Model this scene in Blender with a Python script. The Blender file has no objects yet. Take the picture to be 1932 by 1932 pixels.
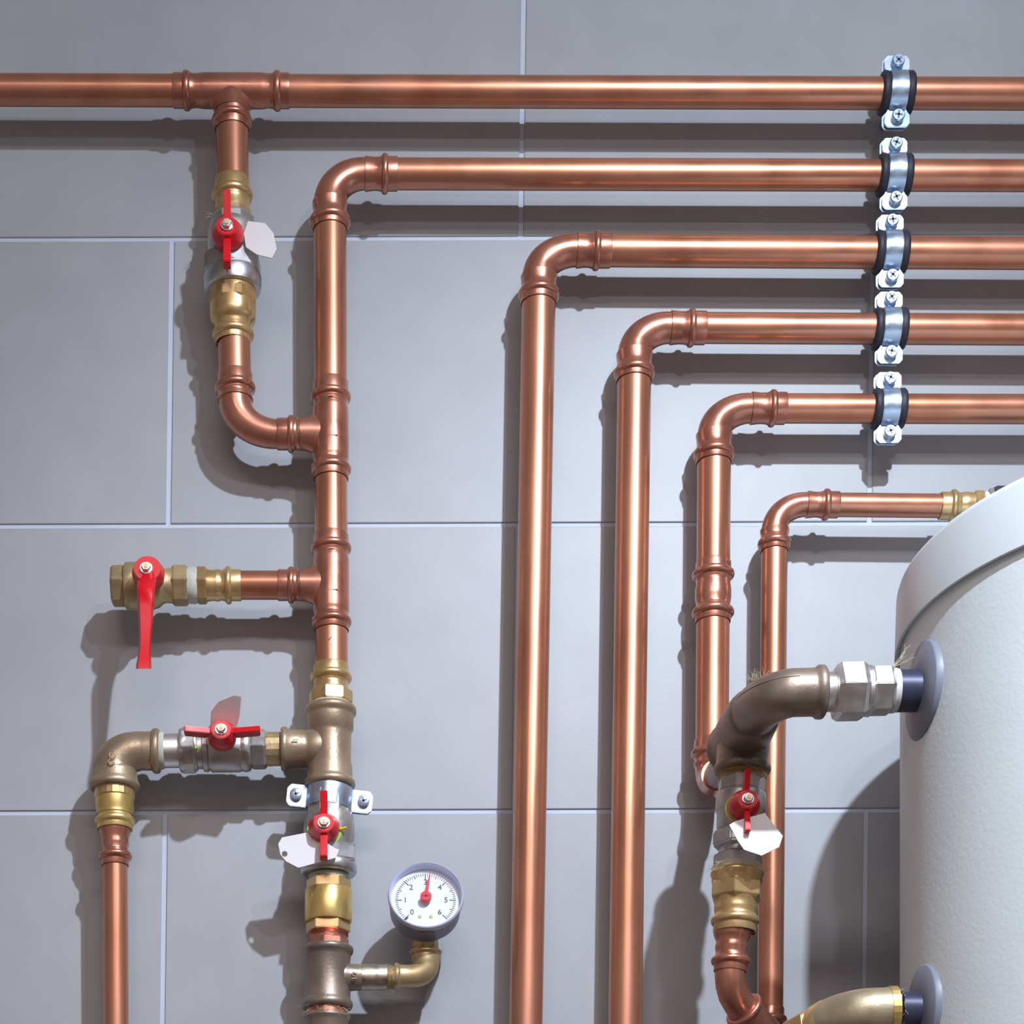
import bpy, math, random
from mathutils import Vector, Matrix
random.seed(7)
R = math.radians
sc = bpy.context.scene
COL = sc.collection

# ------------------------------------------------------------------ units
# One unit ("px") of the wall is S metres.  Wall face is Y = 0, the viewer
# stands at negative Y.  F is the viewing distance in px, (PX, PY) the foot of
# the viewer on the wall in px, so U(x, y, d) is a point d px in front of it.
S = 0.00046
F = 4000.0
PX, PY = 640.0, 2900.0
Z0 = 2.35

def W(u, v, d):
    return Vector(((u - 966) * S, -d * S, Z0 + (966 - v) * S))
def U(x, y, d):
    k = 1 - d / F
    return W(PX + (x - PX) * k, PY + (y - PY) * k, d)
def K(d):
    return (1 - d / F) * S

# ------------------------------------------------------------------ camera
cam = bpy.data.cameras.new('camera')
cam.sensor_width = 36.0
cam.lens = 36.0 * F / 1932.0
cam.shift_x = (966 - PX) / 1932.0
cam.shift_y = (PY - 966) / 1932.0
cam.clip_start = 0.05
co = bpy.data.objects.new('camera', cam)
co.location = W(PX, PY, F)
co.rotation_euler = (R(90), 0, 0)
COL.objects.link(co)
sc.camera = co

# ------------------------------------------------------------------ light
sc.view_settings.view_transform = 'Standard'
sc.view_settings.look = 'None'
sc.view_settings.gamma = 1.0
sc.view_settings.use_curve_mapping = False
sc.view_settings.exposure = 0.0

world = bpy.data.worlds.new('world')
sc.world = world
world.use_nodes = True
world.node_tree.nodes['Background'].inputs[0].default_value = (0.8, 0.72, 0.68, 1)
world.node_tree.nodes['Background'].inputs[1].default_value = 0.02

def spot(name, pos, target, power, size, blend, radius, color):
    l = bpy.data.lights.new(name, 'SPOT')
    l.energy = power
    l.spot_size = R(size)
    l.spot_blend = blend
    l.shadow_soft_size = radius
    l.color = color
    o = bpy.data.objects.new(name, l)
    o.location = pos
    o.rotation_euler = (target - pos).to_track_quat('-Z', 'Y').to_euler()
    COL.objects.link(o)
    return o
spot('main_ceiling_spot', W(1780, -470, 2900), W(1110, 2290, 0), 83.0, 66, 1.0, 0.02, (0.78, 0.87, 1.0))
spot('main_spot_spill', W(1780, -470, 2900), W(1300, 1200, 0), 42.0, 150, 1.0, 0.02, (0.78, 0.87, 1.0))
spot('second_ceiling_spot', W(1560, 240, 2820), W(1200, 1300, 0), 7.0, 100, 1.0, 0.02, (0.9, 0.93, 1.0))
al = bpy.data.lights.new('room_fill_light', 'AREA')  # added warm fill that lifts the ambient level, not a known lamp
al.shape = 'RECTANGLE'
al.size, al.size_y = 1.2, 0.6
al.energy = 28.0
al.color = (1.0, 0.87, 0.85)
ao = bpy.data.objects.new('room_fill_light', al)
ao.location = (-0.2, -2.4, 3.12)
COL.objects.link(ao)

# ------------------------------------------------------------------ materials
MATS = {}
def nodes_of(name):
    m = bpy.data.materials.new(name)
    m.use_nodes = True
    nt = m.node_tree
    b = nt.nodes['Principled BSDF']
    MATS[name] = m
    return m, nt, b
def noise(nt, scale, detail=3.0, stretch=(1, 1, 1), coord='Object', rough=0.5):
    tc = nt.nodes.new('ShaderNodeTexCoord')
    mp = nt.nodes.new('ShaderNodeMapping')
    mp.inputs['Scale'].default_value = stretch
    n = nt.nodes.new('ShaderNodeTexNoise')
    n.inputs['Scale'].default_value = scale
    n.inputs['Detail'].default_value = detail
    n.inputs['Roughness'].default_value = rough
    nt.links.new(tc.outputs[coord], mp.inputs['Vector'])
    nt.links.new(mp.outputs['Vector'], n.inputs['Vector'])
    return n.outputs['Fac']
def ramp(nt, fac, stops):
    r = nt.nodes.new('ShaderNodeValToRGB')
    e = r.color_ramp.elements
    while len(e) < len(stops):
        e.new(0.5)
    for i, (p, c) in enumerate(stops):
        e[i].position = p
        e[i].color = (c[0], c[1], c[2], 1)
    nt.links.new(fac, r.inputs['Fac'])
    return r.outputs['Color']
def mrange(nt, fac, a, b, lo, hi):
    m = nt.nodes.new('ShaderNodeMapRange')
    m.inputs['From Min'].default_value = a
    m.inputs['From Max'].default_value = b
    m.inputs['To Min'].default_value = lo
    m.inputs['To Max'].default_value = hi
    nt.links.new(fac, m.inputs['Value'])
    return m.outputs['Result']
def bump(nt, b, fac, strength, dist):
    n = nt.nodes.new('ShaderNodeBump')
    n.inputs['Strength'].default_value = strength
    n.inputs['Distance'].default_value = dist
    nt.links.new(fac, n.inputs['Height'])
    nt.links.new(n.outputs['Normal'], b.inputs['Normal'])
def metal(name, c0, c1, r0, r1, scale=30, stretch=(1, 1, 1), bs=0.0, bscale=300, metallic=1.0, bd=0.0004, c2=None, coat=0.0):
    m, nt, b = nodes_of(name)
    b.inputs['Coat Weight'].default_value = coat
    b.inputs['Coat Roughness'].default_value = 0.13
    f = noise(nt, scale, 4, stretch)
    stops = [(0.35, c0), (0.62, c1)] if c2 is None else [(0.3, c0), (0.5, c1), (0.72, c2)]
    nt.links.new(ramp(nt, f, stops), b.inputs['Base Color'])
    f2 = noise(nt, scale * 1.7, 3, stretch)
    nt.links.new(mrange(nt, f2, 0.3, 0.7, r0, r1), b.inputs['Roughness'])
    b.inputs['Metallic'].default_value = metallic
    if bs:
        bump(nt, b, noise(nt, bscale, 2), bs, bd)
    return m
def plain(name, c, rough, metallic=0.0, coat=0.0, bs=0.0, bscale=400, bd=0.0003, var=0.06):
    m, nt, b = nodes_of(name)
    f = noise(nt, 18, 3)
    lo = tuple(max(0, x * (1 - var)) for x in c)
    hi = tuple(min(1, x * (1 + var)) for x in c)
    nt.links.new(ramp(nt, f, [(0.3, lo), (0.7, hi)]), b.inputs['Base Color'])
    b.inputs['Roughness'].default_value = rough
    b.inputs['Metallic'].default_value = metallic
    if coat:
        b.inputs['Coat Weight'].default_value = coat
        b.inputs['Coat Roughness'].default_value = 0.08
    if bs:
        bump(nt, b, noise(nt, bscale, 3), bs, bd)
    return m

COPPER = metal('copper_tube', (0.45, 0.175, 0.10), (0.60, 0.26, 0.155), 0.27, 0.42, 14, (1, 1, 0.35), c2=(0.49, 0.225, 0.15), metallic=0.76, coat=0.3)
COPPERF = metal('copper_fitting', (0.45, 0.18, 0.12), (0.58, 0.25, 0.17), 0.25, 0.38, 40, metallic=0.78, coat=0.4)
BRASS = metal('brass', (0.60, 0.40, 0.18), (0.74, 0.53, 0.27), 0.26, 0.4, 45, metallic=0.75)
BRASSY = metal('yellow_brass', (0.66, 0.47, 0.15), (0.80, 0.60, 0.24), 0.28, 0.4, 45, metallic=0.75)
BRASSD = metal('dull_brass', (0.46, 0.35, 0.19), (0.62, 0.48, 0.27), 0.36, 0.5, 45, bs=0.15, bscale=500, metallic=0.7)
BRONZE = metal('cast_bronze', (0.33, 0.24, 0.165), (0.47, 0.36, 0.245), 0.34, 0.5, 30, bs=0.35, bscale=420, metallic=0.6)
BRONZED = metal('dark_cast_bronze', (0.21, 0.17, 0.145), (0.33, 0.26, 0.21), 0.36, 0.5, 30, bs=0.3, bscale=420, metallic=0.6)
NICKEL = metal('nickel_plated', (0.48, 0.465, 0.45), (0.62, 0.60, 0.58), 0.32, 0.48, 50, bs=0.12, bscale=500, metallic=0.85)
CHROME = metal('bright_nickel', (0.78, 0.77, 0.76), (0.9, 0.89, 0.88), 0.34, 0.44, 50)
NUTG = metal('grey_nut', (0.50, 0.51, 0.52), (0.62, 0.63, 0.64), 0.34, 0.46, 50, bs=0.1, bscale=500)
ZINC = metal('blue_zinc', (0.44, 0.57, 0.74), (0.62, 0.73, 0.86), 0.28, 0.42, 60, metallic=0.9)
STEEL = metal('screw_steel', (0.66, 0.66, 0.66), (0.8, 0.8, 0.8), 0.22, 0.34, 80)
PALEB = metal('pale_cast_brass', (0.36, 0.29, 0.18), (0.50, 0.42, 0.29), 0.36, 0.5, 35, bs=0.25, bscale=420, metallic=0.6)
GALV = metal('worn_nipple', (0.42, 0.36, 0.26), (0.62, 0.58, 0.50), 0.3, 0.5, 70, bs=0.2, bscale=500)
RED = plain('red_paint', (0.70, 0.006, 0.016), 0.34, coat=0.15)
WHITE = plain('white_plastic', (0.86, 0.86, 0.88), 0.5, var=0.02)
RUBBER = plain('black_rubber', (0.025, 0.025, 0.04), 0.55)
DARKP = plain('dark_steel_pipe', (0.05, 0.055, 0.10), 0.35, metallic=0.3)
TANK = plain('tank_shell', (0.75, 0.83, 0.85), 0.42, bs=0.3, bscale=300, bd=0.0006, var=0.02)
LID = plain('tank_lid', (0.72, 0.79, 0.83), 0.4, bs=0.12, bscale=200, bd=0.0004, var=0.02)
ROSE = plain('grey_rosette', (0.21, 0.235, 0.30), 0.45, var=0.03)
PASTE = plain('joint_paste', (0.55, 0.57, 0.5), 0.8, bs=0.6, bscale=900, var=0.2)
HEMP = plain('hemp', (0.60, 0.55, 0.40), 0.8, var=0.2)
TAPE = plain('thread_tape', (0.7, 0.71, 0.68), 0.7, bs=0.5, bscale=700)
GREYP = plain('grey_plastic_pipe', (0.55, 0.52, 0.53), 0.4)
YELLOW = plain('yellow_ring', (0.75, 0.62, 0.03), 0.5)
GREEN = plain('green_ring', (0.45, 0.75, 0.05), 0.5)
BLUE = plain('blue_ring', (0.03, 0.12, 0.65), 0.5)
CREAM = plain('cream_washer', (0.65, 0.5, 0.25), 0.5)
DIAL = plain('dial_white', (0.72, 0.74, 0.82), 0.5, var=0.01)
INK = plain('ink', (0.03, 0.035, 0.08), 0.6)
CASE = plain('gauge_case', (0.22, 0.23, 0.34), 0.35)
BEZEL = plain('gauge_bezel', (0.50, 0.54, 0.72), 0.2, coat=0.6)
PAINT = plain('white_wall_paint', (0.62, 0.58, 0.55), 0.8)
FLOORM = plain('floor_screed', (0.20, 0.15, 0.13), 0.6, bs=0.1)
CEIL = plain('ceiling_paint', (0.66, 0.63, 0.6), 0.85)
GROUT = plain('grout', (0.56, 0.63, 0.75), 0.85, bs=0.2, bscale=900, bd=0.0002, var=0.04)

TAGM = plain('tag_plastic', (0.92, 0.92, 0.94), 0.5, var=0.02)
nt = TAGM.node_tree
tl = nt.nodes.new('ShaderNodeBsdfTranslucent')
tl.inputs['Color'].default_value = (0.85, 0.8, 0.76, 1)
mx = nt.nodes.new('ShaderNodeMixShader')
mx.inputs[0].default_value = 0.2
nt.links.new(nt.nodes['Principled BSDF'].outputs[0], mx.inputs[1])
nt.links.new(tl.outputs[0], mx.inputs[2])
nt.links.new(mx.outputs[0], nt.nodes['Material Output'].inputs['Surface'])

m, nt, b = nodes_of('glass_pane')
tr = nt.nodes.new('ShaderNodeBsdfTransparent')
gl = nt.nodes.new('ShaderNodeBsdfGlossy')
gl.inputs['Roughness'].default_value = 0.03
fr = nt.nodes.new('ShaderNodeFresnel')
fr.inputs['IOR'].default_value = 1.35
mx = nt.nodes.new('ShaderNodeMixShader')
nt.links.new(fr.outputs[0], mx.inputs[0])
nt.links.new(tr.outputs[0], mx.inputs[1])
nt.links.new(gl.outputs[0], mx.inputs[2])
nt.links.new(mx.outputs[0], nt.nodes['Material Output'].inputs['Surface'])
GLASS = m

def tile_material():
    m, nt, b = nodes_of('grey_tile')
    f = noise(nt, 3.2, 5, coord='Object', rough=0.6)
    c = ramp(nt, f, [(0.3, (0.365, 0.385, 0.418)), (0.7, (0.43, 0.45, 0.48))])
    f2 = noise(nt, 22, 4)
    mixn = nt.nodes.new('ShaderNodeMixRGB')
    mixn.blend_type = 'MULTIPLY'
    mixn.inputs[0].default_value = 1.0
    nt.links.new(c, mixn.inputs[1])
    nt.links.new(ramp(nt, f2, [(0.3, (0.94, 0.94, 0.94)), (0.7, (1, 1, 1))]), mixn.inputs[2])
    nt.links.new(mixn.outputs[0], b.inputs['Base Color'])
    b.inputs['Roughness'].default_value = 0.42
    b.inputs['Specular IOR Level'].default_value = 0.35
    bump(nt, b, noise(nt, 330, 3), 0.14, 0.0004)
    return m
TILE = tile_material()

# ------------------------------------------------------------------ mesh builder
ORG = {}
class MB:
    def __init__(s):
        s.v, s.f = [], []
    def ring(s, c, r, t, ref, seg, phase=0.0, zs=1.0):
        t = t.normalized()
        a = (ref - t * ref.dot(t))
        if a.length < 1e-6:
            a = Vector((1, 0, 0)) - t * t.x
        a.normalize()
        bb = t.cross(a)
        i0 = len(s.v)
        for i in range(seg):
            an = phase + 2 * math.pi * i / seg
            p = a * (math.cos(an) * r) + bb * (math.sin(an) * r)
            p.z *= zs
            s.v.append(c + p)
        return i0
    def tube(s, pts, rads, dirs=None, seg=32, phase=0.0, cap=(True, True), ref=Vector((0, -1, 0)), zs=1.0):
        n = len(pts)
        if dirs is None:
            d = (pts[-1] - pts[0]).normalized()
            dirs = [d] * n
        rf = ref.copy()
        st = []
        for i in range(n):
            t = dirs[i].normalized()
            a = rf - t * rf.dot(t)
            if a.length > 1e-4:
                rf = a.normalized()
            st.append(s.ring(pts[i], rads[i], t, rf, seg, phase, zs))
        for i in range(n - 1):
            a, c = st[i], st[i + 1]
            for j in range(seg):
                k = (j + 1) % seg
                s.f.append((a + j, a + k, c + k, c + j))
        if cap[0]:
            s.f.append(tuple(reversed(range(st[0], st[0] + seg))))
        if cap[1]:
            s.f.append(tuple(range(st[-1], st[-1] + seg)))
        return s
    def torus(s, c, axis, r, rr, seg=40, ms=10, ref=Vector((0, -1, 0)), zs=1.0):
        axis = axis.normalized()
        prof = [(math.sin(2 * math.pi * i / ms) * rr, r + math.cos(2 * math.pi * i / ms) * rr) for i in range(ms + 1)]
        s.tube([c + axis * p[0] for p in prof], [p[1] for p in prof], [axis] * len(prof), seg, cap=(False, False), ref=ref, zs=zs)
        return s
    def prism(s, poly, th):
        n = len(poly)
        i0 = len(s.v)
        s.v += [p.copy() for p in poly] + [p + th for p in poly]
        s.f.append(tuple(range(i0, i0 + n)))
        s.f.append(tuple(reversed(range(i0 + n, i0 + 2 * n))))
        for i in range(n):
            j = (i + 1) % n
            s.f.append((i0 + j, i0 + i, i0 + n + i, i0 + n + j))
        return s
    def box(s, c, a, b_, d):
        p = [c + a * sx + b_ * sy - d for sx, sy in ((-1, -1), (1, -1), (1, 1), (-1, 1))]
        return s.prism(p, d * 2)
    def build(s, name, mat, parent=None, angle=38, bevel=0.0, smooth=True):
        org = ORG[parent.name] if parent is not None else Vector((0, 0, 0))
        me = bpy.data.meshes.new(name)
        me.from_pydata([v - org for v in s.v], [], s.f)
        import bmesh
        bm = bmesh.new()
        bm.from_mesh(me)
        bmesh.ops.remove_doubles(bm, verts=bm.verts, dist=1e-7)
        bmesh.ops.recalc_face_normals(bm, faces=bm.faces)
        if bevel:
            ed = [e for e in bm.edges if len(e.link_faces) == 2 and e.calc_face_angle(0) > R(30)]
            bmesh.ops.bevel(bm, geom=ed, offset=bevel, segments=2, affect='EDGES', clamp_overlap=True)
        bm.to_mesh(me)
        bm.free()
        if smooth:
            me.shade_smooth()
            me.set_sharp_from_angle(angle=R(angle))
        me.materials.append(mat)
        o = bpy.data.objects.new(name, me)
        COL.objects.link(o)
        if parent is not None:
            o.parent = parent
        ORG[o.name] = org
        return o

def thing(name, label, cat, loc, group=None):
    o = bpy.data.objects.new(name, None)
    o.empty_display_size = 0.02
    o.location = loc
    COL.objects.link(o)
    o['label'] = label
    o['category'] = cat
    if group:
        o['group'] = group
    ORG[o.name] = loc.copy()
    return o
def struct(o):
    o['kind'] = 'structure'
    return o
def rebase(o, loc):
    for v in o.data.vertices:
        v.co -= loc
    o.location = loc

class Ax:
    """axis of a run: mode 'v' is indexed by image row, 'h' by image column"""
    def __init__(s, mode, p0, p1):
        s.m, s.p0, s.p1 = mode, p0, p1
        s.A, s.B = U(*p0), U(*p1)
        s.dir = (s.B - s.A).normalized()
        s.i = 1 if mode == 'v' else 0
    def t(s, c):
        return (c - s.p0[s.i]) / (s.p1[s.i] - s.p0[s.i])
    def at(s, c):
        return s.A.lerp(s.B, s.t(c))
    def rad(s, c, h):
        t = s.t(c)
        d = s.p0[2] + (s.p1[2] - s.p0[2]) * t
        x = s.p0[0] + (s.p1[0] - s.p0[0]) * t
        y = s.p0[1] + (s.p1[1] - s.p0[1]) * t
        q = (PY - y) / F if s.m == 'h' else (PX - x) / F
        return h * K(d) / math.sqrt(1 + q * q)
    def prof(s, mb, items, seg=36, phase=0.0, cap=(True, True)):
        mb.tube([s.at(c) for c, h in items], [s.rad(c, h) for c, h in items], [s.dir] * len(items), seg, phase, cap)
        return mb
    def part(s, name, items, mat, parent, seg=36, phase=0.0, cap=(True, True), angle=38, bevel=0.0):
        return s.prof(MB(), items, seg, phase, cap).build(name, mat, parent, angle, bevel)
    def hexa(s, name, c0, c1, h, mat, parent, phase=30, seg=6, ch=0.12):
        q = (c1 - c0) * 0.16
        h2 = h / math.cos(math.pi / seg) if seg > 6 else h * 1.06
        return s.prof(MB(), [(c0, h2 * (1 - ch)), (c0 + q, h2), (c1 - q, h2), (c1, h2 * (1 - ch))], seg, R(phase)).build(
            name, mat, parent, 20, 0.0004)
    def bead(s, c, r, h, w, mat, parent):
        it = []
        for i in range(9):
            a = math.pi * i / 8
            it.append((c - math.cos(a) * w, r + math.sin(a) * (h - r)))
        it = [(c - w, r - 2)] + it + [(c + w, r - 2)]
        return s.prof(MB(), it, 40, 0, (False, False)).build('press_bead', mat, parent, 60)

def sleeve(end, bead, inn, rp, rs):
    """profile of a press socket from its open end to its inner end"""
    sg = 1 if inn > end else -1
    m = (bead + inn) / 2
    return [(end + sg * 6, rp * 0.99), (end + sg * 5, rp + 1.1), (end, rp + 1.2), (end, rs - 0.6), (end + sg * 1.5, rs), (bead, rs), (bead + sg * 9, rs), (bead + sg * 11, rs - 1.2),
            (bead + sg * (abs(inn - bead) * 0.55), rs - 1.6), (inn - sg * 5, rs), (inn - sg * 1, rs + 0.4)]

def pipe(ax, c0, c1, r, parent, mat=None, name='pipe', r1=None):
    r1 = r if r1 is None else r1
    n = 8
    return ax.part(name, [(c0 + (c1 - c0) * i / n, r + (r1 - r) * i / n) for i in range(n + 1)], mat or COPPER, parent)

def elbow(H, V, hs, vs, he, hb, ve, vb, rh, rv, parent, bead_h=7.0, mat=None, bend_r=None):
    """press elbow: hs/vs inner ends of the sockets (col/row), he/ve open ends, hb/vb beads"""
    mat = mat or COPPERF
    mb = MB()
    ph, pv = sleeve(he, hb, hs, rh, rh + 2.6), sleeve(ve, vb, vs, rv, rv + 2.6)
    pts = [H.at(c) for c, h in ph]
    rads = [H.rad(c, h) for c, h in ph]
    dirs = [(H.at(hs) - H.at(he)).normalized()] * len(ph)
    a, b_ = H.at(hs), V.at(vs)
    d0, d1 = dirs[0], (V.at(ve) - V.at(vs)).normalized()
    # corner point
    k = (b_ - a).dot(d0)
    corner = a + d0 * k
    ra, rb = H.rad(hs, rh + 0.3), V.rad(vs, rv + 0.3)
    n = 16
    for i in range(n + 1):
        th = math.pi / 2 * i / n
        p = a + (corner - a) * math.sin(th) + (b_ - corner) * (1 - math.cos(th))
        t = (corner - a) * math.cos(th) + (b_ - corner) * math.sin(th)
        w = i / n
        pts.append(p)
        rads.append(ra * (1 - w) + rb * w)
        dirs.append(t.normalized())
    for c, h in reversed(pv):
        pts.append(V.at(c))
        rads.append(V.rad(c, h))
        dirs.append(d1)
    mb.tube(pts, rads, dirs, 36, cap=(False, False))
    o = mb.build('elbow', mat, parent, 50)
    H.bead(hb, rh + 1.5, rh + bead_h, 6.5, mat, o)
    V.bead(vb, rv + 1.5, rv + bead_h, 7.5, mat, o)
    return o

def tee(M, Bx, m_ends, m_beads, m_inn, b_end, b_bead, b_inn, b_root, rm, rb, parent, bead_h=7.5, mat=None):
    """press tee: main axis M with two sockets and a branch Bx"""
    mat = mat or COPPERF
    mb = MB()
    p0 = sleeve(m_ends[0], m_beads[0], m_inn[0], rm, rm + 2.6)
    p1 = sleeve(m_ends[1], m_beads[1], m_inn[1], rm, rm + 2.6)
    M.prof(mb, p0 + [((m_inn[0] + m_inn[1]) / 2, rm + 3.2)] + list(reversed(p1)), 36, 0, (False, False))
    pb = sleeve(b_end, b_bead, b_inn, rb, rb + 2.4)
    root = Bx.at(b_root)
    sg = 1 if b_root > b_inn else -1
    L = abs(b_root - b_inn)
    Bx.prof(mb, pb, 36, 0, (False, False))
    # drawn neck: every meridian runs in a fillet onto the surface of the main pipe
    md, bdir = M.dir, Bx.dir
    if (Bx.at(b_inn) - root).dot(bdir) < 0:
        bdir = -bdir
    yd = Vector((0, -1, 0))
    r0 = Bx.rad(b_inn, rb + 2.8)
    RM = M.rad((m_inn[0] + m_inn[1]) / 2, rm + 3.0)
    L0 = (Bx.at(b_inn) - root).length
    ky = min(r0, 0.94 * RM) / r0
    st, NS, NR = [], 48, 9
    for q in range(NR):
        t = q / (NR - 1)
        st.append(len(mb.v))
        for i in range(NS):
            an = 2 * math.pi * i / NS
            cm, sy = math.cos(an), math.sin(an)
            y2 = r0 * ky * sy
            h2 = math.sqrt(max(RM * RM - y2 * y2, 0)) * 0.985
            m2 = (r0 + 9 * S * abs(cm)) * cm
            h1 = max(h2 + 1 * S, min(L0, h2 + (L0 - h2) * 0.35))
            p0 = Vector((r0 * cm, r0 * sy, L0))
            p1 = Vector((r0 * cm, r0 * sy * (0.5 + 0.5 * ky), h1 if abs(cm) > 0.5 else (h1 + h2) / 2))
            p2 = Vector((m2, y2, h2))
            p = p0 * (1 - t) ** 2 + p1 * (2 * t * (1 - t)) + p2 * t * t
            mb.v.append(root + md * p.x + yd * p.y + bdir * p.z)
    for a, c in zip(st, st[1:]):
        for j in range(NS):
            mb.f.append((a + j, a + (j + 1) % NS, c + (j + 1) % NS, c + j))
    o = mb.build('tee', mat, parent, 50)
    for c in m_beads:
        M.bead(c, rm + 1.5, rm + bead_h, 7, mat, o)
    Bx.bead(b_bead, rb + 1.3, rb + bead_h, 6.5, mat, o)
    return o

def fibres(name, centre_fn, n, parent, length=14, r=0.35):
    mb = MB()
    for i in range(n):
        p, t0 = centre_fn(i)
        pts = [p]
        d = t0.normalized()
        for k in range(5):
            d = (d + Vector((random.uniform(-1, 1), random.uniform(-1, 1), random.uniform(-1, 1))) * 0.45).normalized()
            pts.append(pts[-1] + d * (length * S / 5 * random.uniform(0.5, 1.3)))
        dirs = [(pts[min(k + 1, 5)] - pts[max(k - 1, 0)]).normalized() for k in range(6)]
        mb.tube(pts, [r * S * (1 - 0.12 * k) for k in range(6)], dirs, 4)
    o = mb.build(name, HEMP, parent)
    o['kind'] = 'stuff'
    return o
def ring_fibres(ax, c, h, n, parent, length=16, spread=5):
    def fn(i):
        an = random.uniform(-math.pi, math.pi)
        cc = c + random.uniform(-spread, spread)
        rad = ax.rad(cc, h)
        side = ax.dir.cross(Vector((0, -1, 0))).normalized()
        fr_ = side.cross(ax.dir).normalized()
        nrm = side * math.cos(an) + fr_ * math.sin(an)
        tan = side * -math.sin(an) + fr_ * math.cos(an)
        return ax.at(cc) + nrm * rad, tan * random.choice((-1, 1)) + nrm * 0.12 + ax.dir * random.uniform(-0.5, 0.5)
    return fibres('hemp_fibres', fn, n, parent, length)

def text_mesh(body, size, origin, ex, ey, th, mat, parent, name):
    cu = bpy.data.curves.new('text', 'FONT')
    cu.body = body
    cu.size = 1.0
    cu.align_x = 'CENTER'
    cu.align_y = 'CENTER'
    o = bpy.data.objects.new('text', cu)
    COL.objects.link(o)
    dg = bpy.context.evaluated_depsgraph_get()
    me = bpy.data.meshes.new_from_object(o.evaluated_get(dg))
    en = ex.cross(ey).normalized()
    mb = MB()
    for pz in (0, 1):
        mb.v += [origin + ex * (v.co.x * size) + ey * (v.co.y * size) + en * (th * pz) for v in me.vertices]
    n = len(me.vertices)
    for p in me.polygons:
        mb.f.append(tuple(n + i for i in p.vertices))
        mb.f.append(tuple(reversed(p.vertices)))
    cnt = {}
    for p in me.polygons:
        vs = list(p.vertices)
        for a, c in zip(vs, vs[1:] + vs[:1]):
            cnt[(a, c)] = 1
    for (a, c) in cnt:
        if (c, a) not in cnt:
            mb.f.append((a, c, n + c, n + a))
    bpy.data.objects.remove(o)
    bpy.data.curves.remove(cu)
    bpy.data.meshes.remove(me)
    return mb.build(name, mat, parent, smooth=False)

# ------------------------------------------------------------------ room
ZC = 3.16
XL, XR, YB = -1.75, 1.65, -3.3
def slab(name, c, hx, hy, hz, mat):
    o = MB().box(Vector((0, 0, 0)), Vector((hx, 0, 0)), Vector((0, hy, 0)), Vector((0, 0, hz))).build(name, mat, None, smooth=False)
    o.location = c
    return struct(o)
slab('floor', ((XL + XR) / 2, YB / 2, -0.05), (XR - XL) / 2 + 0.1, -YB / 2 + 0.1, 0.05, FLOORM)
slab('ceiling', ((XL + XR) / 2, YB / 2, ZC + 0.05), (XR - XL) / 2 + 0.1, -YB / 2 + 0.1, 0.05, CEIL)
slab('wall_left', (XL - 0.05, YB / 2, ZC / 2), 0.05, -YB / 2 + 0.1, ZC / 2, PAINT)
slab('wall_right', (XR + 0.05, YB / 2, ZC / 2), 0.05, -YB / 2 + 0.1, ZC / 2, PAINT)
slab('wall_front', ((XL + XR) / 2, YB - 0.05, ZC / 2), (XR - XL) / 2, 0.05, ZC / 2, PAINT)

# tiled wall: grout bed with tiles standing 3 px proud of it
wall = slab('wall_back', ((XL + XR) / 2, 0.05 + 3.2 * S, ZC / 2), (XR - XL) / 2 + 0.1, 0.05, ZC / 2, GROUT)
ORG[wall.name] = Vector(wall.location)
ROW_H, COL_W = 541.0, 1323.0
GH, GV = 8.5, 9.5
def tile(x0, x1, y0, y1):
    sh = -0.013
    def P(x, y, d):
        return W(x + sh * (y - (y0 + y1) / 2), y - 0.0032 * (x - 966), d)
    zc = (0.0, ZC)
    e = 1.3
    mb = MB()
    for q, d in ((0, -3.0), (0, -1.0), (e, 0.0)):
        mb.v += [P(x0 + q, y0 + q, d), P(x1 - q, y0 + q, d), P(x1 - q, y1 - q, d), P(x0 + q, y1 - q, d)]
    for v in mb.v:
        v.z = min(max(v.z, 0.0), ZC)
        v.x = min(max(v.x, XL), XR)
    for k in (0, 4):
        for j in range(4):
            l = (j + 1) % 4
            mb.f.append((k + j, k + l, k + 4 + l, k + 4 + j))
    mb.f.append((8, 9, 10, 11))
    mb.build('tile', TILE, wall, smooth=False)
joint0 = {0: 986, 1: 321, 2: 974, 3: 308}
for r in range(-2, 11):
    y0, y1 = 448.5 + ROW_H * (r - 1), 448.5 + ROW_H * r
    if r in joint0:
        j0 = joint0[r]
    else:
        j0 = 980 - 8 * r if r % 2 == 0 else 330 - 8 * r
    for c in range(-4, 4):
        x0, x1 = j0 + COL_W * c, j0 + COL_W * (c + 1)
        if W(x1, 0, 0).x < XL + 0.02 or W(x0, 0, 0).x > XR - 0.02 or W(0, y0, 0).z < 0.03 or W(0, y1, 0).z > ZC - 0.03:
            continue
        tile(x0 + GV / 2, x1 - GV / 2, y0 + GH / 2, y1 - GH / 2)

# ------------------------------------------------------------------ copper runs
DL, D2, D3, D4, D5, D6 = 91, 91, 82, 79, 78, 83

# --- top run with the tee
h1 = Ax('h', (0, 169.5, DL), (1930, 177, DL))
b1 = Ax('v', (437, 170, DL), (439, 345, DL))
t1 = thing('copper_pipe_run', 'topmost horizontal copper pipe with a tee branching down to the upper left valve',
           'pipe', h1.at(437), 'copper pipe runs on the tiled wall')
pipe(h1, -2780, 340, 32.5, t1)
pipe(h1, 530, 4500, 32.5, t1)
pipe(b1, 232, 352, 31, t1)
tee(h1, b1, (327, 546), (352, 523), (388, 492), 247, 228, 214, 170, 32.5, 31, t1)

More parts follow.
